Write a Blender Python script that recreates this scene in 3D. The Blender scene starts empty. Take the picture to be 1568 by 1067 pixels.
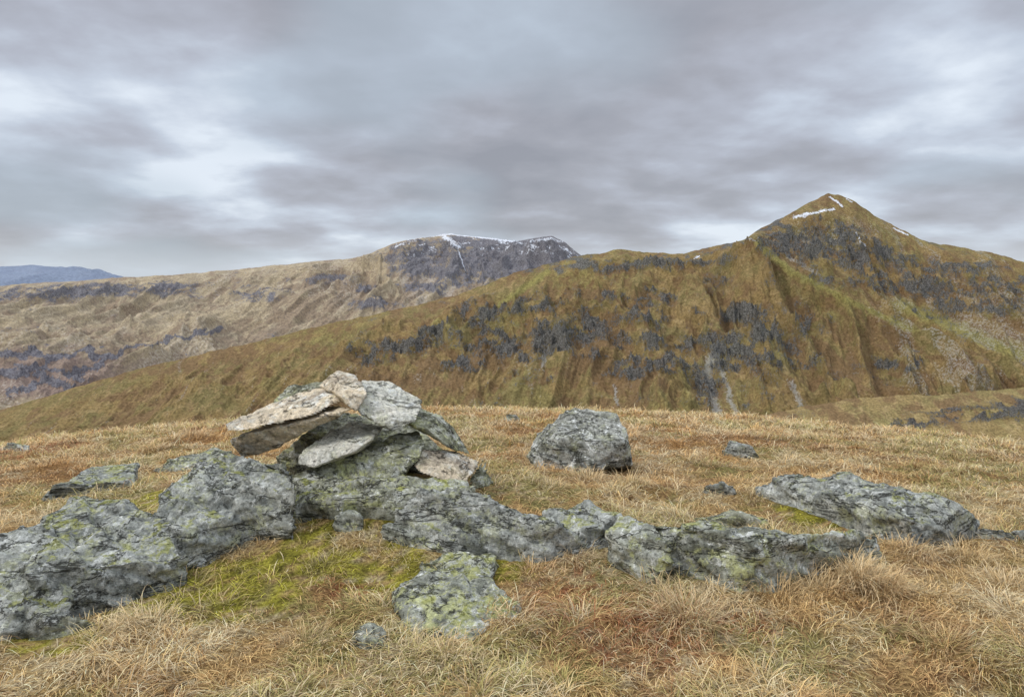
import bpy, bmesh, math, numpy as np, time
from mathutils import Vector
T0=time.time()
rng=np.random.default_rng(7)
scene=bpy.context.scene
EYE=1.5
F=1132.0; CX=784.0; HZ=430.0     # image coordinates in pixels: F pixels = 45 degrees, HZ = level line
# ---------------------------------------------------------------- noise
def _h(ix,iy,iz,seed):
    h=(ix.astype(np.uint32)*np.uint32(73856093))^(iy.astype(np.uint32)*np.uint32(19349663))^(iz.astype(np.uint32)*np.uint32(83492791))^np.uint32(seed*2654435761%4294967296)
    h^=h>>np.uint32(15); h*=np.uint32(2246822519); h^=h>>np.uint32(13); h*=np.uint32(3266489917); h^=h>>np.uint32(16)
    return h.astype(np.float64)/4294967295.0
def vn(x,y,z=0.0,seed=1):
    x=np.asarray(x,float); y=np.asarray(y,float)+0*x; z=np.asarray(z,float)+0*x; x=x+0*y
    ix=np.floor(x).astype(np.int64); iy=np.floor(y).astype(np.int64); iz=np.floor(z).astype(np.int64)
    fx=x-ix; fy=y-iy; fz=z-iz
    sx=fx*fx*fx*(fx*(fx*6-15)+10); sy=fy*fy*fy*(fy*(fy*6-15)+10); sz=fz*fz*fz*(fz*(fz*6-15)+10)
    ix=ix&0xffffffff; iy=iy&0xffffffff; iz=iz&0xffffffff
    ix1=(ix+1)&0xffffffff; iy1=(iy+1)&0xffffffff; iz1=(iz+1)&0xffffffff
    def L(a,b,t): return a+(b-a)*t
    c=L(L(L(_h(ix,iy,iz,seed),_h(ix1,iy,iz,seed),sx),L(_h(ix,iy1,iz,seed),_h(ix1,iy1,iz,seed),sx),sy),
        L(L(_h(ix,iy,iz1,seed),_h(ix1,iy,iz1,seed),sx),L(_h(ix,iy1,iz1,seed),_h(ix1,iy1,iz1,seed),sx),sy),sz)
    return c
def fbm(x,y,z=0.0,seed=1,o=4,g=0.5):
    s=0;a=1;t=0;f=1
    for i in range(o):
        s=s+a*vn(np.asarray(x)*f+i*7.3,np.asarray(y)*f+i*3.1,np.asarray(z)*f,seed+i); t+=a; a*=g; f*=2.03
    return s/t
def ridged(x,y,z=0.0,seed=1,o=4):
    s=0;a=1;t=0;f=1
    for i in range(o):
        n=1-abs(2*vn(np.asarray(x)*f+i*5.3,np.asarray(y)*f+i*2.1,np.asarray(z)*f,seed+i)-1)
        s=s+a*n*n; t+=a;a*=0.5;f*=2.07
    return s/t
def ss(a,b,x):
    t=np.clip((x-a)/(b-a),0,1); return t*t*(3-2*t)
def cells(p,seed):
    ip=np.floor(p).astype(np.int64); best=np.full(len(p),9.0); idv=np.zeros(len(p))
    for dx in (-1,0,1):
        for dy in (-1,0,1):
            for dz in (-1,0,1):
                c=(ip+np.array([dx,dy,dz])); u=c&0xffffffff
                q=c+np.stack([_h(u[:,0],u[:,1],u[:,2],seed+k) for k in range(3)],1)
                d=((q-p)**2).sum(1); m=d<best
                best[m]=d[m]; idv[m]=_h(u[:,0],u[:,1],u[:,2],seed+5)[m]
    return idv,np.sqrt(best)
# ---------------------------------------------------------------- mesh helpers
def make_mesh(name,V,Q,smooth=True,colors=None):
    me=bpy.data.meshes.new(name)
    V=np.ascontiguousarray(V,dtype=np.float32); Q=np.ascontiguousarray(Q,dtype=np.int32)
    n=len(Q)
    me.vertices.add(len(V)); me.vertices.foreach_set("co",V.ravel())
    me.loops.add(n*4); me.loops.foreach_set("vertex_index",Q.ravel())
    me.polygons.add(n); me.polygons.foreach_set("loop_start",np.arange(0,n*4,4,dtype=np.int32))
    try: me.polygons.foreach_set("loop_total",np.full(n,4,dtype=np.int32))
    except Exception: pass
    me.polygons.foreach_set("use_smooth",np.full(n,smooth,dtype=bool))
    me.update(calc_edges=True)
    if colors:
        for k,c in colors.items():
            a=me.color_attributes.new(k,'FLOAT_COLOR','POINT')
            a.data.foreach_set("color",np.ascontiguousarray(c,dtype=np.float32).ravel())
    ob=bpy.data.objects.new(name,me); scene.collection.objects.link(ob)
    return ob
def gridq(nr,nc):
    i=np.arange(nr-1)[:,None]*nc+np.arange(nc-1)[None,:]
    i=i.ravel()
    return np.stack([i,i+1,i+nc+1,i+nc],1)
# ---------------------------------------------------------------- materials
class NT:
    def __init__(s,nt): s.t=nt; s.L=nt.links
    def n(s,typ,**k):
        nd=s.t.nodes.new(typ)
        for a,v in k.items():
            if a.startswith('i_'):
                key=a[2:]; 
                sock=nd.inputs[int(key)] if key.isdigit() else nd.inputs[key.replace('_',' ')]
                if hasattr(v,'is_output') : s.L.new(v,sock)
                else: sock.default_value=v
            else: setattr(nd,a,v)
        return nd
    def m(s,op,a,b=0.0,c=None,clamp=False):
        nd=s.t.nodes.new('ShaderNodeMath'); nd.operation=op; nd.use_clamp=clamp
        for i,v in enumerate([a,b]+([c] if c is not None else [])):
            if hasattr(v,'is_output'): s.L.new(v,nd.inputs[i])
            else: nd.inputs[i].default_value=v
        return nd.outputs[0]
    def ss(s,x,a,b,lo=0.0,hi=1.0):
        nd=s.t.nodes.new('ShaderNodeMapRange'); nd.interpolation_type='SMOOTHSTEP'
        s.L.new(x,nd.inputs[0]); nd.inputs[1].default_value=a; nd.inputs[2].default_value=b; nd.inputs[3].default_value=lo; nd.inputs[4].default_value=hi
        return nd.outputs[0]
    def mix(s,f,a,b,blend='MIX'):
        nd=s.t.nodes.new('ShaderNodeMix'); nd.data_type='RGBA'; nd.blend_type=blend
        for k,v in ((0,f),(6,a),(7,b)):
            if hasattr(v,'is_output'): s.L.new(v,nd.inputs[k])
            else: nd.inputs[k].default_value=v if k==0 else (*v,1) if len(v)==3 else v
        return nd.outputs[2]
    def noise(s,vec,scale,detail=4,rough=0.55,dist=0.0):
        nd=s.t.nodes.new('ShaderNodeTexNoise'); s.L.new(vec,nd.inputs['Vector'])
        nd.inputs['Scale'].default_value=scale; nd.inputs['Detail'].default_value=detail
        nd.inputs['Roughness'].default_value=rough; nd.inputs['Distortion'].default_value=dist
        return nd.outputs[0]
    def mapping(s,vec,scale=(1,1,1),rot=(0,0,0),loc=(0,0,0)):
        nd=s.t.nodes.new('ShaderNodeMapping'); s.L.new(vec,nd.inputs[0])
        nd.inputs[1].default_value=loc; nd.inputs[2].default_value=rot; nd.inputs[3].default_value=scale
        return nd.outputs[0]
def newmat(name,rough=0.95):
    m=bpy.data.materials.new(name); m.use_nodes=True
    b=m.node_tree.nodes['Principled BSDF']; b.inputs['Roughness'].default_value=rough
    try: b.inputs['Specular IOR Level'].default_value=0.15
    except Exception: pass
    return m,NT(m.node_tree),b
# ---------------------------------------------------------------- ground form
def G(x,y,micro=True):
    x=np.asarray(x,float); y=np.asarray(y,float); x=x+0*y; y=y+0*x
    yy=np.maximum(y-3,0)
    k=37.0
    z=np.where(yy<k,-0.008*yy**2,-0.008*k*k-0.592*(yy-k))
    z=z-0.001*yy
    yb=np.maximum(-y-6,0); z=z-0.006*np.minimum(yb,30)**2-0.36*np.maximum(yb-30,0)
    ax=abs(x)
    z=z-0.0075*np.minimum(ax,60)**2-0.9*np.maximum(ax-60,0)
    z=z+0.25*np.exp(-((x+0.95)/1.35)**2-((y-5.0)/0.95)**2)
    z=z+0.10*np.exp(-((x+0.95)/0.55)**2-((y-4.25)/0.35)**2)
    z=z+0.07*np.exp(-((x-1.2)/1.0)**2-((y-4.1)/0.5)**2)
    z=z+0.10*np.exp(-((x-1.9)/1.1)**2-((y-5.2)/0.5)**2)
    if micro:
        z=z+0.10*(fbm(x/1.6,y/1.6,0,31,2)-0.5)+0.08*(fbm(x/0.33,y/0.33,0,37,2)-0.5)
        far=ss(6,14,y); z=z+far*0.14*(fbm(x/0.8,y/0.8,0,57,3)-0.5)
    return np.maximum(z,-450.0+0*z)
_Y=np.linspace(1.6,30,2600)
def S(a,b,h=0.0):
    """point where the sight line through image pixel column a / row b meets the surface h metres above the turf"""
    x=(a-CX)/F*_Y; z=EYE+(HZ-b)/F*_Y
    g=G(x,_Y)+h
    i=np.argmax(z<=g)
    return np.array([x[i],_Y[i],g[i]])
def P(a,b,Y): return np.array([(a-CX)/F*Y,Y,EYE+(HZ-b)/F*Y])  # image pixel column a, row b, placed at depth Y
# ---------------------------------------------------------------- turf colour zones (world ellipses)
def zone(lst,x,y):
    w=0
    for (a,b,rx,ry) in lst:
        c=S(a,b); w=np.maximum(w,1-((x-c[0])/rx)**2-((y-c[1])/ry)**2)
    return np.clip(w,0,1)
MOSS=[(365,890,.44,.40),(640,785,.45,.30),(230,770,.30,.40),(480,860,.42,.3),(560,790,.6,.3),(760,875,.30,.16),(600,880,.35,.2),(90,985,.2,.1),(1240,790,.3,.2),(640,745,.3,.2)]
RED=[(890,900,.40,.30),(980,990,.45,.25),(1120,960,.3,.2),(330,655,.7,.8),(540,900,.25,.2),(1290,790,.4,.3),(960,945,.5,.4),(60,690,.8,.8)]
def turf_color(x,y,r):
    n1=fbm(x/0.9,y/0.9,0,71,3); n2=fbm(x/0.22,y/0.22,0,77,3); n3=fbm(x/2.2,y/1.6,0,79,3); n4=fbm(x/.45,y/.45,0,83,3)
    straw=np.array([.86,.60,.27]); orange=np.array([.76,.40,.13]); pale=np.array([.95,.80,.52]); olive=np.array([.46,.41,.14]); red=np.array([.46,.15,.07]); brown=np.array([.24,.12,.05])
    c=np.tile(straw,(len(x),1))
    def mx(c,k,w): w=np.clip(w,0,1)[:,None]; return c*(1-w)+k*w
    c=mx(c,orange,ss(.42,.64,n1+(r-.5)*.5)*ss(4,8,y)*.6+ss(.5,.7,n2)*.25)
    c=mx(c,pale,(r>.56)*.85*ss(.3,.55,1-n2))
    c=mx(c,brown,(r<.15)*.85)
    c=mx(c,brown*1.8,ss(.52,.68,n3)*.40*((r*11)%1<.6))
    c=mx(c,brown*1.5,ss(.52,.64,n4)*.65*((r*19)%1<.5))
    c=mx(c,pale,ss(.52,.64,1-n4)*.5*((r*23)%1<.5))
    c=mx(c,olive,((r*7)%1>.5)*ss(.44,.60,fbm(x/.6,y/.6,0,91,3))*.85)
    c=mx(c,red,zone(RED,x,y)**.7*((r*13)%1<.30)*.85)
    mz=ss(.12,.45,zone(MOSS,x,y)+(fbm(x/.13,y/.13,0,93,4)-.5)*2.2)*(zone(MOSS,x,y)>0)
    mcol=np.array([.60,.54,.08])
    c=mx(c,mcol*(0.4+1.05*((r*5)%1))[:,None],mz*((r*17)%1<.68))
    return c,mz
# ---------------------------------------------------------------- ground sheet
def axis(c,fine,half,n_f,far,n_out):
    core=np.linspace(c-half,c+half,n_f)
    g=np.geomspace(fine,far,n_out)
    return np.concatenate([(c-half-g)[::-1],core,c+half+g])
xs=axis(0,.06,5,220,30000,110); ys=axis(6,.06,5,230,30000,110)
GX,GY=np.meshgrid(xs,ys); gx=GX.ravel(); gy=GY.ravel(); gz=G(gx,gy)
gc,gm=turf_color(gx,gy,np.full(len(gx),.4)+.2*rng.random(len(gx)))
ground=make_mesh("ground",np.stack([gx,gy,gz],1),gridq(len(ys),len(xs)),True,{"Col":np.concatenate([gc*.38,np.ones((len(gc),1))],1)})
m,N,b=newmat("turf_litter")
tc=N.n('ShaderNodeTexCoord').outputs['Object']
col=N.n('ShaderNodeAttribute',attribute_name="Col").outputs['Color']
n1=N.noise(tc,60,5,.7); n2=N.noise(tc,9,4)
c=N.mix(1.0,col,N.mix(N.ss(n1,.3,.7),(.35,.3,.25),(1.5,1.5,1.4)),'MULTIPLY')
m.node_tree.links.new(c,b.inputs['Base Color'])
bp=N.n('ShaderNodeBump',i_Strength=.8,i_Distance=.02,i_Height=n1)
m.node_tree.links.new(bp.outputs[0],b.inputs['Normal'])
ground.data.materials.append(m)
# ---------------------------------------------------------------- rocks
def rock_mat(name,base,dark,white=.5,yellow=.4,moss=.3,tan=0.0,scale=1.0,ck_w=.8,pit_w=.65):
    m,N,b=newmat(name,.9)
    tc=N.n('ShaderNodeTexCoord').outputs['Object']
    fol=N.mapping(tc,(3,3,20),(0.35,0.5,0.2))
    f1=N.noise(fol,1.0,6,.65,.5)
    f2=N.noise(tc,4*scale,7,.65,.3); f3=N.ss(N.noise(tc,50*scale,5,.75),.25,.75); f4=N.noise(tc,13*scale,6,.75)
    c=N.mix(N.ss(f2,.38,.60),tuple(dark),tuple(base))
    c=N.mix(N.m('MULTIPLY',N.ss(f1,.48,.60),.55),c,tuple(dark))
    c=N.mix(N.ss(f4,.44,.62),c,N.mix(.5,c,(.62,.62,.55)))
    if tan: c=N.mix(N.m('MULTIPLY',N.ss(f2,.4,.6),tan),c,(.74,.60,.40))
    l=N.noise(tc,10*scale,9,.8,.4)
    lw=N.m('MULTIPLY',N.ss(l,.55,.59),white)
    c=N.mix(lw,c,(.84,.85,.79))
    l2=N.noise(N.mapping(tc,(1,1,1),(0,0,0),(5,3,9)),7*scale,9,.82,.4)
    ly=N.m('MULTIPLY',N.ss(l2,.52,.60),yellow)
    c=N.mix(ly,c,(.50,.51,.24))
    ck=N.noise(N.mapping(tc,(2.2,2.2,9),(0.35,0.5,0.2),(2,2,2)),1.0,6,.65,.6)
    crack=N.ss(N.m('ABSOLUTE',N.m('SUBTRACT',ck,.5)),.002,.017)
    c=N.mix(N.m('MULTIPLY',N.m('SUBTRACT',1.0,crack),ck_w),c,(.04,.038,.028))
    pit=N.ss(N.noise(tc,22*scale,7,.8,.2),.36,.44)
    c=N.mix(N.m('MULTIPLY',N.m('SUBTRACT',1.0,pit),pit_w),c,(.06,.06,.045))
    c=N.mix(1.0,c,N.mix(f3,(.52,.52,.52),(1.32,1.32,1.32)),'MULTIPLY')
    geo=N.n('ShaderNodeNewGeometry'); sp=N.n('ShaderNodeSeparateXYZ',i_0=geo.outputs['Normal'])
    mo=N.noise(tc,6.0,9,.8)
    mf=N.m('MULTIPLY',N.ss(N.m('ADD',N.m('MULTIPLY',sp.outputs[2],.35),mo),.83,.91),moss)
    c=N.mix(mf,c,N.mix(f3,(.13,.15,.03),(.46,.45,.12)))
    m.node_tree.links.new(c,b.inputs['Base Color'])
    hgt=N.m('ADD',N.m('ADD',N.m('MULTIPLY',f1,.55),N.m('MULTIPLY',f3,.25)),N.m('ADD',N.m('MULTIPLY',crack,.55),N.m('MULTIPLY',pit,.4)))
    bp=N.n('ShaderNodeBump',i_Strength=.95,i_Distance=.022,i_Height=hgt)
    m.node_tree.links.new(bp.outputs[0],b.inputs['Normal'])
    return m
M_out=rock_mat("lichen_schist",(.41,.42,.375),(.17,.178,.155),.5,.4,.75)
M_outy=rock_mat("lichen_schist_yellow",(.42,.43,.35),(.17,.175,.135),.7,.85,.75)
M_mossy=rock_mat("mossy_schist",(.40,.40,.30),(.15,.15,.10),.5,.95,.9)
M_cw=rock_mat("cairn_stone_pale",(.82,.81,.72),(.46,.45,.37),.95,.3,.10,.2,1.0,.65,.6)
M_cg=rock_mat("cairn_stone_mossy",(.38,.38,.26),(.13,.13,.08),.6,.8,.45)
M_ct=rock_mat("cairn_stone_tan",(.78,.67,.50),(.40,.33,.24),.65,.2,.03,.6,1.0,.75,.45)
M_bo=rock_mat("boulder_schist",(.42,.42,.37),(.17,.17,.135),.9,.35,.12)
occ=np.zeros((900,1400),bool)   # turf cells covered by rock: 1 cell = 2 cm
def rock(name,hulls,mat,voxel=.014,amp=.03,blk=.02,fol=.012,seed=1,parent=None,mark=True,mk_h=.035):
    bm=bmesh.new()
    for pts in hulls:
        vs=[bm.verts.new(p) for p in pts]
        r=bmesh.ops.convex_hull(bm,input=vs,use_existing_faces=False)
        dele=list({v for v in r['geom_interior'] if isinstance(v,bmesh.types.BMVert)}|{v for v in r['geom_unused'] if isinstance(v,bmesh.types.BMVert)})
        if dele: bmesh.ops.delete(bm,geom=dele,context='VERTS')
    bmesh.ops.recalc_face_normals(bm,faces=bm.faces)
    me=bpy.data.meshes.new(name); bm.to_mesh(me); bm.free()
    ob=bpy.data.objects.new(name,me); scene.collection.objects.link(ob)
    md=ob.modifiers.new("r",'REMESH'); md.mode='VOXEL'; md.voxel_size=voxel
    dg=bpy.context.evaluated_depsgraph_get(); me2=bpy.data.meshes.new_from_object(ob.evaluated_get(dg))
    ob.modifiers.clear(); ob.data=me2; bpy.data.meshes.remove(me); me2.name=name
    n=len(me2.vertices); v=np.empty(n*3,np.float32); me2.vertices.foreach_get("co",v); v=v.reshape(-1,3).astype(float)
    nr=np.empty(n*3,np.float32); me2.vertices.foreach_get("normal",nr); nr=nr.reshape(-1,3).astype(float)
    x,y,z=v.T
    d=amp*2*(fbm(x*2.6,y*2.6,z*2.6,seed+100,4)-.5)
    id1,_=cells(v*np.array([5,5,8])+fbm(x*4,y*4,z*4,seed+3,2)[:,None]*1.2,seed+11); d+=blk*(id1-.5)
    id2,_=cells(v*np.array([14,14,22])+fbm(x*9,y*9,z*9,seed+4,2)[:,None],seed+17); d+=blk*.4*(id2-.5)
    s=.42*x+.25*y+.87*z+.07*fbm(x*3,y*3,z*3,seed+40,3)
    am=ss(.25,.55,fbm(x*2,y*2,z*2,seed+70,2))
    t=(s*9+fbm(x*1.5,y*1.5,z*1.5,seed+77,2)*2)%1
    d+=fol*1.5*am*(np.minimum(t*1.25,1)-(t>.8)*(t-.8)*6-.5)
    d+=fol*1.5*(ridged(x*3,y*3,s*12,seed+50,3)-.5)
    d+=.008*(fbm(x*30,y*30,z*30,seed+60,2)-.5)
    v=v+nr*d[:,None]
    if mark:
        g=G(v[:,0],v[:,1]); mm=v[:,2]>g+mk_h
        ii=((v[mm,1]-0)/.02).astype(int); jj=((v[mm,0]+14)/.02).astype(int)
        k=(ii>=0)&(ii<900)&(jj>=0)&(jj<1400); occ[ii[k],jj[k]]=True
    cen=v.mean(0); v=v-cen
    me2.vertices.foreach_set("co",v.astype(np.float32).ravel()); me2.update()
    me2.polygons.foreach_set("use_smooth",np.ones(len(me2.polygons),bool))
    me2.materials.clear(); me2.materials.append(mat)
    if parent is None: ob.location=cen
    else: ob.location=cen-np.array(parent.location); ob.parent=parent
    return ob
def hull(pts):
    out=[]
    for a,b,h in pts:
        p=S(a,b,h if h>0 else -.02); out.append(tuple(p)); g=float(G(p[0],p[1])); out.append((p[0],p[1],g-.12))
    return out
OC=[
 ([[(-120,1010,0),(-100,850,.27),(0,968,.0),(90,964,0),(110,935,.08),(80,800,.32),(0,820,.28)],
   [(90,964,0),(195,927,0),(268,895,0),(285,850,.14),(240,790,.26),(190,770,.30),(130,758,.30),(60,790,.28),(40,880,.22)],
   [(190,900,.05),(240,790,.26),(300,745,.30),(345,790,.2),(400,812,.02),(340,832,0),(270,885,0),(180,850,.2)],
   [(240,790,.26),(262,745,.33),(300,708,.36),(350,692,.36),(365,740,.28),(330,825,.05),(270,860,.02)],
   [(300,735,.30),(340,698,.36),(440,702,.34),(458,745,.28),(448,792,.14),(400,815,.02),(328,830,0),(310,790,.15)]],M_out,.014,.055),
 ([[(425,785,.04),(440,755,.10),(500,762,.12),(560,758,.13),(660,748,.15),(725,745,.16),(740,770,.06),(700,800,.02),(600,785,.02),(500,782,.02)],
   [(430,740,.15),(560,735,.16),(720,735,.16),(700,760,.10),(450,765,.08)]],M_mossy,.014,.03),
 ([[(505,790,.08),(545,774,.10),(560,795,.06),(545,818,0),(505,818,0)]],M_outy,.013,.02),
 ([[(580,805,.06),(620,788,.09),(655,800,.09),(690,820,.07),(690,845,.02),(635,845,0),(590,830,0)]],M_outy,.013,.03),
 ([[(60,772,0),(80,742,.12),(140,714,.17),(212,706,.14),(205,735,.05),(120,762,0)]],M_out,.014,.02),
 ([[(225,725,0),(262,700,.10),(330,684,.14),(355,690,.1),(350,712,0)]],M_outy,.014,.02),
 ([[(600,785,.10),(650,750,.20),(705,744,.26),(790,772,.22),(850,798,.18),(850,845,.03),(760,845,.04),(700,835,.05),(630,815,.04)],
   [(780,785,.18),(850,796,.18),(890,815,.10),(876,852,0),(820,868,0),(760,846,.02)],
   [(830,782,.12),(900,774,.12),(950,790,.14),(950,820,.04),(900,835,0),(860,825,.06)]],M_out,.014,.045),
 ([[(608,900,.03),(650,876,.06),(735,868,.07),(768,900,.05),(797,930,.01),(785,980,0),(700,994,0),(630,965,0),(610,930,.02)],
   [(640,855,.04),(690,838,.06),(760,848,.05),(750,890,.05),(660,890,.04)]],M_outy,.012,.05),
 ([[(542,965,.04),(570,952,.06),(594,962,.04),(600,1000,0),(562,1004,0),(540,985,0)]],M_outy,.012,.02),
 ([[(926,812,.18),(948,786,.22),(1000,797,.24),(1030,830,.2),(1012,902,0),(985,898,0),(950,872,0),(926,850,.0)],
   [(1000,797,.24),(1080,800,.24),(1150,826,.25),(1235,826,.2),(1240,870,.05),(1185,912,0),(1130,910,0),(1060,866,.05),(1010,860,.05)],
   [(1180,828,.22),(1240,820,.2),(1310,810,.18),(1345,822,.1),(1348,848,.01),(1290,872,0),(1220,898,0)]],M_outy,.014,.055),
 ([[(1158,750,.03),(1200,726,.16),(1290,724,.24),(1380,752,.26),(1400,800,.14),(1330,806,.03),(1260,792,.0),(1190,767,0)],
   [(1290,726,.22),(1380,751,.26),(1470,773,.20),(1494,800,.07),(1462,836,0),(1392,842,0),(1340,812,.02)]],M_out,.015,.055),
 ([[(1066,754,0),(1080,740,.07),(1125,740,.08),(1134,756,0)]],M_out,.014,.012),
 ([[(1475,812,.04),(1530,802,.09),(1640,816,.09),(1640,845,0),(1520,828,0)]],M_out,.015,.015),
 ([[(1105,690,.04),(1120,672,.13),(1150,682,.12),(1167,703,0),(1135,700,0)]],M_out,.015,.012),
 ([[(1060,792,.02),(1130,782,.07),(1178,792,.06),(1180,808,0),(1100,806,0)]],M_mossy,.014,.012),
 ([[(-10,690,.0),(15,676,.10),(48,680,.06),(40,692,0)]],M_out,.02,.012),
 ([[(768,642,0),(775,632,.12),(790,634,.1),(800,644,0)]],M_out,.02,.01),
 ([[(35,990,0),(60,945,.08),(120,938,.08),(160,962,0),(110,985,0)]],M_mossy,.012,.015),
]
for i,(hs,mt,vx,am) in enumerate(OC):
    rock("rock_outcrop",[hull(h) for h in hs],mt,vx,am,am*.6,.016,seed=i*13+2,mk_h=.045)
cairn=bpy.data.objects.new("stone_cairn",None); scene.collection.objects.link(cairn); cairn.location=P(560,745,4.75)
cairn.empty_display_size=.3
SL=[
 ("left_upper_plate",[(343,650,4.52),(366,640,4.7),(470,596,4.9),(520,586,4.95),(540,604,4.62),(480,636,4.46),(366,661,4.44),(350,660,4.46)],M_ct,.006),
 ("left_lower_plate",[(352,674,4.58),(370,701,4.62),(410,692,4.6),(462,663,4.52),(542,624,4.5),(482,642,4.48),(368,666,4.5),(480,615,5.0),(420,645,5.0)],M_ct,.007),
 ("top_wedge",[(488,590,4.9),(505,574,4.88),(516,567,4.88),(545,574,4.85),(564,600,4.55),(546,630,4.46),(520,606,4.52),(530,600,4.95)],M_ct,.008),
 ("top_block",[(533,592,4.75),(556,582,4.9),(597,581,4.98),(614,603,4.95),(650,612,4.85),(638,645,4.55),(600,660,4.48),(552,634,4.47),(538,608,4.6),(600,640,5.0)],M_cw,.014),
 ("rear_block",[(415,616,5.0),(440,590,5.15),(500,582,5.15),(512,600,4.95),(430,625,4.95),(500,630,5.2)],M_cg,.010),
 ("middle_block",[(455,710,4.46),(460,690,4.5),(500,664,4.7),(540,644,4.8),(588,652,4.75),(570,672,4.5),(540,692,4.42),(480,715,4.42),(560,690,4.8)],M_cw,.009),
 ("base_block",[(440,755,4.42),(446,724,4.48),(560,690,4.55),(600,668,4.7),(640,657,4.8),(652,676,4.6),(645,700,4.5),(605,740,4.42),(560,752,4.38),(480,764,4.38),(500,725,5.0),(640,700,5.0)],M_cg,.014),
 ("right_leaning_slab",[(610,638,4.8),(640,622,5.0),(676,634,5.0),(702,668,4.9),(722,697,4.85),(690,686,4.66),(655,655,4.62),(630,650,4.62)],M_cg,.010),
 ("right_tan_block",[(632,712,4.5),(643,686,4.6),(700,690,4.8),(738,706,4.75),(715,743,4.5),(690,740,4.44),(640,722,4.44)],M_ct,.008),
 ("right_end_stone",[(726,708,4.8),(744,697,4.85),(763,738,4.75),(738,750,4.68),(712,748,4.68)],M_cg,.008),
 ("core_stone",[(470,660,5.0),(520,630,5.2),(630,645,5.2),(690,700,5.15),(440,740,5.15),(420,700,5.0),(470,735,4.85),(680,745,4.85),(600,680,4.9),(520,670,4.95)],M_cg,.012),
 ("foot_stone",[(415,750,4.5),(440,735,4.55),(470,745,4.45),(450,772,4.4),(425,767,4.42)],M_out,.010),
]
for i,(nm,pts,mt,am) in enumerate(SL):
    rock(nm,[[tuple(P(*p)) for p in pts]],mt,.0075,am,am*.9,.007,seed=300+i*9,parent=cairn)
o=.12
BL=[(806,697,5.9),(814,680,6.0),(824,664,6.1),(866,627,6.25),(900,624,6.35),(945,630,6.3),(962,662,6.0),(970,712,5.9),(900,722,5.7),(832,728,5.7),(850,668,5.78),(957,676,5.82),(955,715,6.4),(850,700,6.4),(815,712,6.0)]
rock("boulder",[[tuple(P(a,b2,c2+o)) for a,b2,c2 in BL]],M_bo,.011,.018,.012,.012,seed=555)
print("rocks",time.time()-T0)
# ---------------------------------------------------------------- grass
def blades(name,x,y,L,az,e0,e1,e2,w,col,mat):
    z=G(x,y)-.008
    n=len(x); dx=np.cos(az); dy=np.sin(az)
    px=np.stack([x,y,z],1); pts=[px]
    for e in (e0,e1,e2):
        st=np.stack([dx*np.cos(e),dy*np.cos(e),np.sin(e)],1)*(L/3)[:,None]
        pts.append(pts[-1]+st)
    side=np.stack([-dy,dx,0*dx],1)
    V=np.empty((n,8,3))
    for k,ww in enumerate((1,.9,.6,.12)):
        V[:,2*k]=pts[k]-side*(w*ww*.5)[:,None]; V[:,2*k+1]=pts[k]+side*(w*ww*.5)[:,None]
    Q=np.array([[0,1,3,2],[2,3,5,4],[4,5,7,6]])
    Q=(np.arange(n)*8)[:,None,None]+Q[None]
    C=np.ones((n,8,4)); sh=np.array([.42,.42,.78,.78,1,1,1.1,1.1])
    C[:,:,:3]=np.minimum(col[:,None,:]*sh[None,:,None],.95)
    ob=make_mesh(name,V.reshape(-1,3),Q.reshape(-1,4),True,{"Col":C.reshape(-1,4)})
    ob.data.materials.append(mat); return ob
gm_,N,b=newmat("dead_grass",.75)
col=N.n('ShaderNodeAttribute',attribute_name="Col").outputs['Color']
gm_.node_tree.links.new(col,b.inputs['Base Color'])
tr=N.n('ShaderNodeBsdfTranslucent'); gm_.node_tree.links.new(col,tr.inputs[0])
mx=N.n('ShaderNodeMixShader',i_0=.18,i_1=b.outputs[0],i_2=tr.outputs[0])
gm_.node_tree.links.new(mx.outputs[0],gm_.node_tree.nodes['Material Output'].inputs[0])
NB=440000
u=rng.random(NB); y0,y1=1.9,22.0
Yb=(y0**.4+u*(y1**.4-y0**.4))**(1/.4)
Xb=(rng.random(NB)*2-1)*(Yb*.74+.7)
ii=np.clip((Yb/.02).astype(int),0,899); jj=np.clip(((Xb+14)/.02).astype(int),0,1399)
keep=~(occ[ii,jj]&(Yb<18)&(abs(Xb)<14))
Xb=Xb[keep];Yb=Yb[keep];n=len(Xb); r=rng.random(n)
c,mz=turf_color(Xb,Yb,r)
c*= (0.5+.8*rng.random(n))[:,None]
tus=ss(.35,.7,fbm(Xb/.33,Yb/.33,0,37,2))
flow=fbm(Xb/.35,Yb/.35,0,201,2)*18
az=flow+rng.normal(0,.95,n)
mo=(mz>.4)&(rng.random(n)<.8)
L=(.04+.09*rng.random(n))*(.7+.6*tus); L=np.where(mo,.016+.018*rng.random(n),L)
L*=1+.5*ss(6,14,Yb)
e0=rng.uniform(.15,1.05,n); e1=e0-rng.uniform(.2,.8,n); e2=e1-rng.uniform(.2,.7,n)
e2=np.maximum(e2,-.7); e1=np.maximum(e1,-.3)
az=np.where(mo,rng.random(n)*6.28,az)
w=(.0020+.0022*rng.random(n))*np.maximum(1,Yb/4.2); w=np.where(mo,w*1.4,w)
blades("moorland_grass",Xb,Yb,L,az,e0,e1,e2,w,c,gm_)
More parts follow.
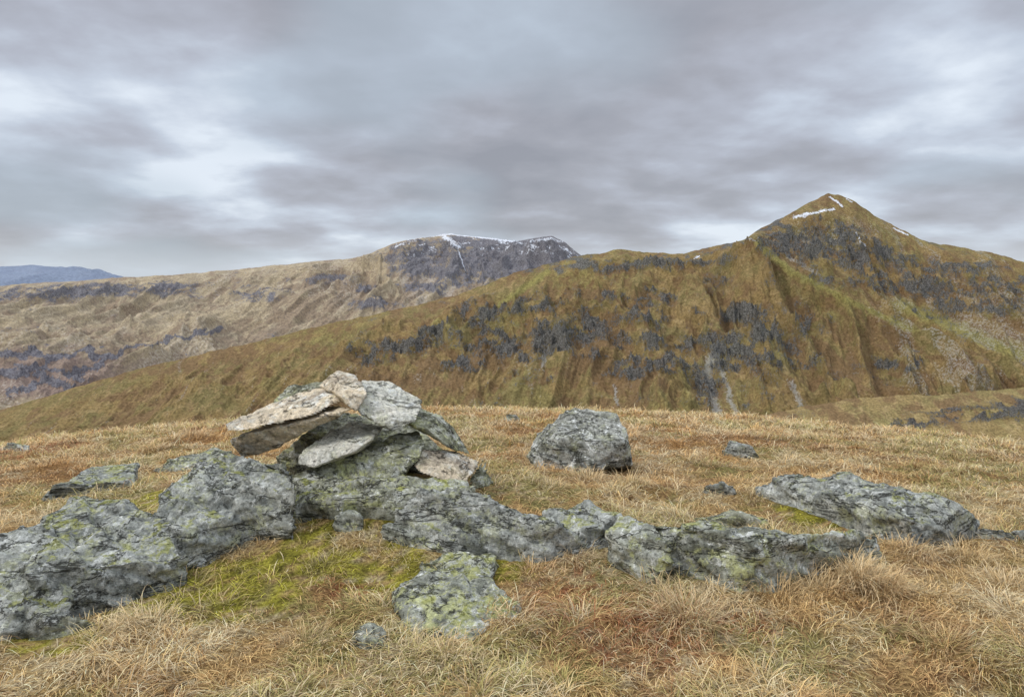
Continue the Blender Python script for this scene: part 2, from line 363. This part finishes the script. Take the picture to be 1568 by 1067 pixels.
T=[(1050,945,.18,260),(1190,915,.14,250),(1300,880,.15,420),(1340,900,.15,350),(1010,905,.12,160),(965,742,.13,220),(840,745,.10,160),(900,735,.10,200),(1400,850,.10,220),(1480,855,.12,250),
   (700,1010,.09,180),(470,985,.08,160),(230,960,.10,200),(280,900,.08,180),(820,880,.08,200),(1540,900,.12,300),(880,850,.08,160),(600,985,.08,140),(1250,905,.12,260),(1450,990,.09,200),(160,980,.09,200),(1340,790,.07,160),(230,690,.13,160),(300,670,.15,200),(1090,760,.06,120),(480,800,.06,140),(560,830,.06,160),(620,850,.06,160),(500,870,.07,160),(610,925,.06,120),(790,960,.07,150),(1440,780,.07,120),(740,850,.06,120),(350,860,.06,120),(660,1000,.07,150)]
for k in range(110):
    yy=rng.uniform(3,17); T.append((None,yy,rng.uniform(.06,.10)*(1+.6*ss(6,12,yy)),int(rng.integers(60,120))))
X=[];Y_=[];LL=[];AZ=[];E=[]
for t in T:
    if t[0] is None: cx=rng.uniform(-1,1)*(t[1]*.74+.5); cy=t[1]
    else: p=S(t[0],t[1]); cx,cy=p[0],p[1]
    k=t[3]; a=rng.random(k)*6.28; rr=rng.random(k)**.6*.11
    X.append(cx+np.cos(a)*rr); Y_.append(cy+np.sin(a)*rr); AZ.append(a+rng.normal(0,.7,k)); LL.append(t[2]*rng.uniform(.6,1.25,k)*1.2)
    E.append(rng.uniform(.4,1.35,k))
X=np.concatenate(X);Y_=np.concatenate(Y_);LL=np.concatenate(LL);AZ=np.concatenate(AZ);E=np.concatenate(E)
ii=np.clip((Y_/.02).astype(int),0,899); jj=np.clip(((X+14)/.02).astype(int),0,1399)
keep=~occ[ii,jj]; X,Y_,LL,AZ,E=[q[keep] for q in (X,Y_,LL,AZ,E)]
n=len(X); r=rng.random(n); c,_=turf_color(X,Y_,.3+.7*r); pale=np.array([.88,.66,.37]); c=(c*.5+pale*.5)*(0.5+.65*rng.random(n))[:,None]
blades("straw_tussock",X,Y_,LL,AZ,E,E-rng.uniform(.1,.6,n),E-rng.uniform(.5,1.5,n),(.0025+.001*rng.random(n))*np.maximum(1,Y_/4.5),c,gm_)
print("grass",time.time()-T0)
# ---------------------------------------------------------------- mountains
def seg(px,py,lst,wid):
    out=np.zeros_like(px)
    for pl,w in zip(lst,wid):
        for (a,b),(c_,d) in zip(pl[:-1],pl[1:]):
            vx,vy=c_-a,d-b; t=np.clip(((px-a)*vx+(py-b)*vy)/(vx*vx+vy*vy),0,1)
            dd=np.hypot(px-a-t*vx,py-b-t*vy); out=np.maximum(out,np.clip(1-dd/(2*w),0,1))
    return out
def blob(px,py,lst):
    out=np.zeros_like(px)
    for a,b,rx,ry in lst: out=np.maximum(out,np.clip(1-np.hypot((px-a)/rx,(py-b)/ry)*.5,0,1))
    return out
def mountain(name,prof,Yc,Yb,zb,p0,p1,nc,nr,lat,amp,paint,mat,rough=2.0,back=900,seed=1,shape=.9,crag=1.0,envw=.16,cenv=.13):
    prof=np.array(prof,float); px=np.linspace(p0,p1,nc)
    pc=np.interp(px,prof[:,0],prof[:,1])
    k=np.ones(5)/5; pc=np.convolve(np.pad(pc,2,mode='edge'),k,'valid')
    Yc_=np.interp(px,*np.array(Yc,float).T) if isinstance(Yc,list) else np.full(nc,float(Yc))
    pc=pc+rough*2*(fbm(px/22,0*px,0,seed+1,5,.6)-.5)
    zc=(HZ-pc)/F*Yc_
    s=np.linspace(0,1,nr)**1.15
    sb=np.linspace(1,0,14)[:-1]
    Sg=s[:,None]+0*px[None]; Y=Yc_[None]+(Yb-Yc_[None])*Sg
    sh=shape*Sg+(1-shape)*Sg**2
    Z=zc[None]+(zb-zc[None])*sh
    X=(px[None]-CX)/F*Y
    rel=np.clip((zc[None]-zb)/500,.05,1.2)
    env=ss(0,envw,Sg)*(1-.5*ss(.8,1,Sg))*rel
    wx=fbm(X/lat/2,Y/lat/2,0,seed+3,3)*1.6
    gul=ridged(X/lat+wx,Y/(lat*2.6)+wx*1.2,0,seed+5,5)
    g2=ridged(X/(lat*.33)+wx*2,Y/(lat*1.1)+wx*2,0,seed+6,3)
    Z=Z+amp*env*((gul-.55)*1.5+(g2-.5)*.28)
    big=fbm(X/(lat*3),Y/(lat*3.5),0,seed+9,3); Z=Z+amp*1.1*env*(big-.5)*2
    PY=HZ-Z/Y*F; PX=px[None]+0*Z
    ex,msk=paint(PX,PY,X,Y,Z,Sg,gul)
    rk=msk[0]
    fine=ridged(X/(lat*.22),Y/(lat*.22),Z/(lat*.12),seed+21,4)
    tr=(Z/(lat*.17)+fbm(X/(lat*.4),Y/(lat*.4),0,seed+33,3)*4)%1
    Z=Z+ss(0,cenv,Sg)*(ex+crag*ss(.38,.62,rk)*amp*(.42*(fine-.35)+.16*(tr-.5))+amp*.06*(fine-.5))
    Yk=Yc_[None]+back*sb[:,None]; Zk=zc[None]-(zc[None]-zb)*np.minimum(1,(sb[:,None])**.9)
    Xk=(px[None]-CX)/F*Yk
    V=np.stack([np.concatenate([Xk,X]),np.concatenate([Yk,Y]),np.concatenate([Zk,Z])+EYE],-1)
    mk=np.stack([np.clip(q,0,1) for q in msk],-1); mk=np.concatenate([np.repeat(mk[:1],len(sb),0),mk])
    hollow=np.clip(ss(.55,.30,gul) if False else 1-ss(.28,.55,gul),0,1); hollow=np.concatenate([np.repeat(hollow[:1],len(sb),0),hollow])  # gully hollow mask: cavity shade painted into the hillside colour
    hollow=np.stack([hollow,hollow,hollow,hollow*0+1],-1)
    R=len(sb)+nr
    ob=make_mesh(name,V.reshape(-1,3),gridq(R,nc)[:,::-1],True,{"Mask":mk.reshape(-1,4),"HollowShade":hollow.reshape(-1,4)})
    ob.data.materials.append(mat); return ob
def hill_mat(name,c1,c2,c3,rockd,rockl,green,scree,sc,snow=(.80,.83,.87),hz=(0,0,0),hazef=0.0,c4=(.20,.125,.065)):
    m,N,b=newmat(name,1.0)
    tc=N.n('ShaderNodeTexCoord').outputs['Object']
    at=N.n('ShaderNodeAttribute',attribute_name="Mask")
    hol=N.n('ShaderNodeAttribute',attribute_name="HollowShade").outputs['Fac']
    sp=N.n('ShaderNodeSeparateColor',i_0=at.outputs['Color'])
    rk,gr,sn=sp.outputs[0],sp.outputs[1],sp.outputs[2]; scm=at.outputs['Alpha']
    nb=N.noise(tc,.012*sc,5,.6); nm=N.noise(N.mapping(tc,(1,.5,.8)),.06*sc,6,.7,.5); nf=N.noise(tc,.20*sc,6,.75)
    nc_=N.noise(N.mapping(tc,(1,.6,1),(0,0,0),(300,50,0)),.022*sc,6,.7,.4)
    nfx=N.ss(nf,.28,.72)
    c=N.mix(N.ss(nb,.4,.6),c1,c2); c=N.mix(N.m('MULTIPLY',N.ss(nm,.46,.66),.8),c,c3); c=N.mix(N.m('MULTIPLY',N.ss(N.m('ADD',nc_,N.m('MULTIPLY',hol,.10)),.50,.62),.8),c,c4)  # brown heather patches, spread further into gully hollows as painted shade
    c=N.mix(N.m('MULTIPLY',N.ss(N.m('ADD',gr,N.m('MULTIPLY',N.m('SUBTRACT',nm,.5),1.2)),.3,.75),.75),c,green)
    c=N.mix(1.0,c,N.mix(nfx,(.52,.50,.48),(1.42,1.42,1.38)),'MULTIPLY')
    c=N.mix(N.m('MULTIPLY',N.ss(N.m('ADD',scm,N.m('MULTIPLY',N.m('SUBTRACT',nf,.5),2.0)),.38,.62),.7),c,scree)
    rf=N.ss(N.m('ADD',rk,N.m('ADD',N.m('MULTIPLY',N.m('SUBTRACT',nf,.5),1.7),N.m('MULTIPLY',N.m('SUBTRACT',nm,.5),.5))),.46,.60)
    rc=N.mix(N.ss(N.noise(tc,.30*sc,6,.85),.42,.60),rockd,rockl)
    c=N.mix(N.m('MULTIPLY',rf,.90),c,rc)
    sf=N.ss(N.m('ADD',sn,N.m('MULTIPLY',N.m('SUBTRACT',nf,.5),3.4)),.48,.66)
    sf=N.m('MULTIPLY',sf,N.ss(sn,.12,.3))
    c=N.mix(N.m('MULTIPLY',sf,.92),c,snow)
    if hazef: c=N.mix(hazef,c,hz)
    m.node_tree.links.new(c,b.inputs['Base Color'])
    bp=N.n('ShaderNodeBump',i_Strength=1.0,i_Distance=4.0/sc,i_Height=N.m('ADD',nf,nm))
    m.node_tree.links.new(bp.outputs[0],b.inputs['Normal'])
    return m
PC=[(-300,700),(0,627),(100,598),(200,567),(300,543),(400,521),(500,497),(600,474),(700,452),(740,436),(770,424),(800,414),(840,405),(880,392),(950,382),(1000,386),(1040,389),(1080,378),(1110,373),(1140,366),(1165,349),(1200,332),(1235,312),(1268,295),(1285,299),(1305,307),(1345,333),(1380,352),(1420,370),(1470,379),(1520,388),(1568,400),(1700,440),(1900,520)]
LINE=[(1140,378),(1200,425),(1280,470),(1370,520),(1460,560),(1600,612)]
def paintC(px,py,X,Y,Z,s,gul):
    n=fbm(X/70,Y/95,Z/60,401,4,.6); n2=fbm(X/22,Y/30,Z/16,411,4,.6)
    cr=ridged(X/48,Y/60,Z/16,421,4)
    wx=px+30*(fbm(px/30,py/20,0,471,3)-.5)*2; wy=py+16*(fbm(px/25,py/18,0,472,3)-.5)*2
    reg=blob(wx,wy,[(600,530,48,12),(655,515,25,10),(735,480,45,16),(760,525,45,16),(800,545,18,12),(830,470,30,12),(870,515,36,20),(905,500,20,24),(990,565,46,12),(1075,480,24,9),(1140,482,35,10),(1200,505,40,18),(1080,600,16,16),(1230,372,66,26),(1190,350,30,12),(960,455,50,9),(975,490,40,8),(1220,550,34,9),(1380,440,80,14),(1490,470,70,12),(1380,565,26,5),(560,545,24,10),(900,405,70,8),(1030,405,70,8),(1115,378,24,6),(1130,540,26,18),(700,560,36,10),(1330,395,50,16),(1460,410,60,8),(1540,440,50,10),(1010,525,50,9),(930,540,30,9)])
    rk=.15+ss(.44,.70,n)*.24+(n2-.5)*.7+reg*.80*(.22+.78*ss(.30,.58,cr))
    rk=rk+ss(.62,.85,gul)*.08
    rk*=.55+.45*ss(450,600,px)
    gr=seg(px,py,[[(1160,388),(1210,430),(1290,472),(1400,520)],[(1380,470),(1500,520),(1600,560)],[(840,415),(760,470)]],[8,16,6])*.85
    gr=np.maximum(gr,(ss(.5,.7,fbm(X/180,Y/180,0,431,3)))*.45)
    sc=seg(px+8*(fbm(px/9,py/9,0,481,2)-.5),py,[[(1095,532),(1080,575),(1098,632)],[(1205,402),(1245,428),(1265,445)],[(940,590),(945,620)],[(1210,585),(1225,618)],[(835,540),(830,560)],[(1095,532),(1125,632)]],[9,5,3,6,3,5])*.72
    st=ridged(X/28+fbm(X/60,Y/60,0,441,2),Y/330,0,433,2)
    sc=np.maximum(sc,ss(.72,.92,st)*.38*ss(430,520,py))
    sc=np.maximum(sc,.44*ss(1250,1400,px)*(ss(.4,.62,fbm(X/40,Y/120,0,451,3))))
    sc=np.maximum(sc,.55*blob(px,py,[(1230,370,80,34),(1300,360,60,30)]))
    sn=seg(px,py+5*(fbm(px/9,py/9,0,491,2)-.5),[[(1216,332),(1245,326),(1277,320)],[(1270,301),(1290,316)],[(1309,357),(1318,373),(1329,386)],[(1368,350),(1390,359)],[(1148,382),(1162,378)],[(1064,394),(1071,393)],[(1296,305),(1305,308)]],[2.0,1.2,1.2,1.3,2.6,1.8,.9])
    l=seg(px,py,[LINE],[30])
    ex=l*26
    return ex,[rk,gr,sn,sc]
MC=hill_mat("hillside_near_ridge",(.27,.19,.08),(.21,.17,.07),(.36,.26,.125),(.045,.045,.046),(.22,.22,.205),(.28,.26,.085),(.36,.355,.325),1.0)
mountain("mountain_ridge",PC,[(-300,1500),(300,1700),(800,1900),(1150,1950),(1270,2250),(1568,2150),(1900,2000)],880,-450,-300,1900,1400,470,110,58,paintC,MC,3.0,900,seed=11)
PB=[(-400,450),(0,437),(30,434),(100,431),(200,424),(280,419),(350,413),(430,405),(480,400),(540,395),(568,388),(600,373),(640,365),(690,357),(740,363),(790,369),(808,366),(845,361),(865,370),(885,387),(900,398),(1000,440),(1300,520)]
def paintB(px,py,X,Y,Z,s,gul):
    n=fbm(X/170,Y/260,Z/120,501,4,.6); n2=fbm(X/45,Y/60,Z/30,511,4,.6)
    cr=ridged(X/90,Y/90,Z/45,521,4)
    top=np.interp(px,*np.array(PB,float).T); d=py-top
    peak=ss(585,650,px)
    wx=px+20*(fbm(px/30,py/20,0,571,3)-.5)*2; wy=py+8*(fbm(px/25,py/18,0,572,3)-.5)*2
    reg=blob(wx,wy,[(840,385,60,38),(770,390,70,34),(580,462,34,9),(660,440,35,10),(500,425,34,8),(390,450,34,9),(20,450,60,8),(700,400,80,22),(620,395,40,14),(150,443,130,8),(250,440,60,6),(560,440,20,6)])
    rk=.12+ss(.46,.7,n)*.24+(n2-.5)*.55+reg*.85*(.35+.65*ss(.30,.55,cr))+peak*(1-ss(50,85,d))*.22+ss(730,770,px)*(1-ss(50,80,d))*.18
    purple=np.maximum(blob(px,py,[(60,575,170,40)])*1.0,ss(.5,.7,fbm(X/400,Y/400,0,531,3))*.3)
    qx=px+26*(fbm(px/16,py/9,0,581,3)-.5); qy=py+20*(fbm(px/18,py/10,0,582,3)-.5)
    peat=seg(qx,qy,[[(-60,548),(0,545),(45,538),(75,550),(120,537),(170,543),(150,562),(100,572),(135,582)],[(-60,580),(0,573),(50,570),(92,590)],[(165,545),(215,528),(270,517),(335,500)],[(15,602),(60,585),(110,592)],[(20,560),(70,565),(100,572)],[(75,550),(60,570)]],[3.2,3.0,2.0,2.6,2.4,2.2])
    rk=np.maximum(rk,ss(.05,.4,peat)*1.0)
    sn=seg(px,py,[[(625,366),(650,362),(690,358),(745,364),(790,370)],[(680,362),(702,378)],[(702,385),(713,415)],[(606,378),(618,374)],[(812,371),(845,365)]],[1.5,3.6,1.0,1.3,1.0])
    sn=np.maximum(sn,.58*ss(.50,.66,fbm(X/60,Y/60,Z/25,551,4))*peak*(1-ss(10,45,d)))
    sc=ss(.45,.7,fbm(X/120,Y/420,0,561,3))*.40+peak*.15
    return 0,[rk,purple,sn,sc]
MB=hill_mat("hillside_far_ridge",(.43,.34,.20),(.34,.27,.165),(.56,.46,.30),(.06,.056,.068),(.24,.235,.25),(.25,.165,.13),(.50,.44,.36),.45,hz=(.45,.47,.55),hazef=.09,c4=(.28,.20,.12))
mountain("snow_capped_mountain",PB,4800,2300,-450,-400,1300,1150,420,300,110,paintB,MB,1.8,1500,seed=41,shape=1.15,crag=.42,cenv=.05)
PA=[(-500,440),(-200,415),(0,408),(25,407),(50,405),(90,409),(115,409),(150,417),(190,424),(300,436),(500,445)]
def paintA(px,py,X,Y,Z,s,gul):
    return 0,[.2+.3*ss(.5,.7,fbm(X/500,Y/700,0,601,4)),0*px,0*px,0*px]
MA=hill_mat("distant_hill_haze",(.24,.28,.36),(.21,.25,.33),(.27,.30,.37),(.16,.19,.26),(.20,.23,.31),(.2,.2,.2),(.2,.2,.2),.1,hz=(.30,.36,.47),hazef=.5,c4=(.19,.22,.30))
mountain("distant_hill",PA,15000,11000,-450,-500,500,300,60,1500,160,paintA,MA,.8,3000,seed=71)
PD=[(1020,700),(1080,665),(1150,638),(1200,628),(1250,619),(1300,610),(1350,605),(1400,605),(1450,604),(1500,598),(1568,592),(1700,600),(1900,640)]
def paintD(px,py,X,Y,Z,s,gul):
    n=fbm(X/14,Y/16,Z/9,701,4,.6); cr=ridged(X/9,Y/9,Z/5,721,4)
    reg=blob(px,py,[(1500,634,90,12),(1560,625,50,16),(1400,648,40,8)])
    return 0,[.08+ss(.5,.72,n)*.35+reg*.85*ss(.3,.6,cr),ss(.45,.7,fbm(X/30,Y/30,0,711,3))*.5,0*px,0*px]
MD=hill_mat("hillside_spur",(.30,.22,.095),(.25,.20,.085),(.44,.33,.16),(.04,.04,.042),(.18,.18,.17),(.26,.25,.09),(.24,.23,.2),4.5)
mountain("hill_spur",PD,360,200,-130,1020,1900,700,220,22,8,paintD,MD,3.0,200,seed=91,envw=.1)
print("mountains",time.time()-T0)
# ---------------------------------------------------------------- sky and light
sun_dir=Vector((-.82,-.34,.88)).normalized()
w=bpy.data.worlds.new("World"); scene.world=w; w.use_nodes=True
nt=w.node_tree; nt.nodes.clear(); N=NT(nt)
tc=N.n('ShaderNodeTexCoord').outputs['Generated']
sx=N.n('ShaderNodeSeparateXYZ',i_0=tc)
zz=N.m('ADD',N.m('MAXIMUM',sx.outputs[2],0.0),.21)
uv=N.n('ShaderNodeCombineXYZ',i_0=N.m('DIVIDE',sx.outputs[0],zz),i_1=N.m('DIVIDE',sx.outputs[1],zz)).outputs[0]
big=N.noise(N.mapping(uv,(1,.8,1),(0,0,.2),(3.1,1.7,0)),.9,2,.5,.1)
mid=N.noise(N.mapping(uv,(1,1,1),(0,0,-.1),(1,5,0)),2.2,7,.5,.1)
t=N.m('ADD',N.m('MULTIPLY',big,.52),N.m('MULTIPLY',mid,.48))
cr=N.n('ShaderNodeValToRGB',i_0=t); e=cr.color_ramp.elements
e[0].position=.36; e[0].color=(.33,.34,.385,1); e[1].position=.62; e[1].color=(.80,.87,.96,1)
for p_,c_ in ((.44,(.40,.41,.46,1)),(.50,(.48,.505,.58,1)),(.56,(.60,.66,.76,1))):
    q=e.new(p_); q.color=c_
cc=cr.outputs[0]
blu=N.noise(N.mapping(uv,(1,1,1),(0,0,0),(7,2,0)),.7,2,.5,0)
cc=N.mix(N.m('MULTIPLY',N.ss(blu,.48,.62),.5),cc,(.46,.55,.64))
hb=N.ss(sx.outputs[2],.0,.07,1.0,0.0)
cc=N.mix(N.m('MULTIPLY',hb,.6),cc,(.70,.76,.82))
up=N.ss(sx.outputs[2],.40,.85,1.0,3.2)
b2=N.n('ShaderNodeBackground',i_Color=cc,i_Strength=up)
sky=N.n('ShaderNodeTexSky'); sky.sky_type='NISHITA'; sky.sun_disc=False
sky.sun_elevation=math.asin(sun_dir.z); sky.sun_rotation=math.atan2(sun_dir.x,sun_dir.y)
b1=N.n('ShaderNodeBackground',i_Color=sky.outputs[0],i_Strength=.12)
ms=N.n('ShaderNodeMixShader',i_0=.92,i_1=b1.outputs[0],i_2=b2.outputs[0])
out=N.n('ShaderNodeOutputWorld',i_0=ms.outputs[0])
ld=bpy.data.lights.new("sun",'SUN'); ld.energy=1.5; ld.angle=math.radians(10); ld.color=(1,.95,.87)
lo=bpy.data.objects.new("sun",ld); scene.collection.objects.link(lo); lo.rotation_euler=sun_dir.to_track_quat('Z','Y').to_euler()
cd=bpy.data.cameras.new("camera"); cam=bpy.data.objects.new("camera",cd); scene.collection.objects.link(cam)
cam.location=(0,0,EYE); cam.rotation_euler=(math.radians(90),0,0)
cd.lens=26; cd.sensor_width=36; cd.shift_y=-103/1568; cd.clip_start=.05; cd.clip_end=80000
scene.camera=cam
scene.view_settings.view_transform='Standard'; scene.view_settings.look='None'; scene.view_settings.exposure=0
print("done",time.time()-T0)
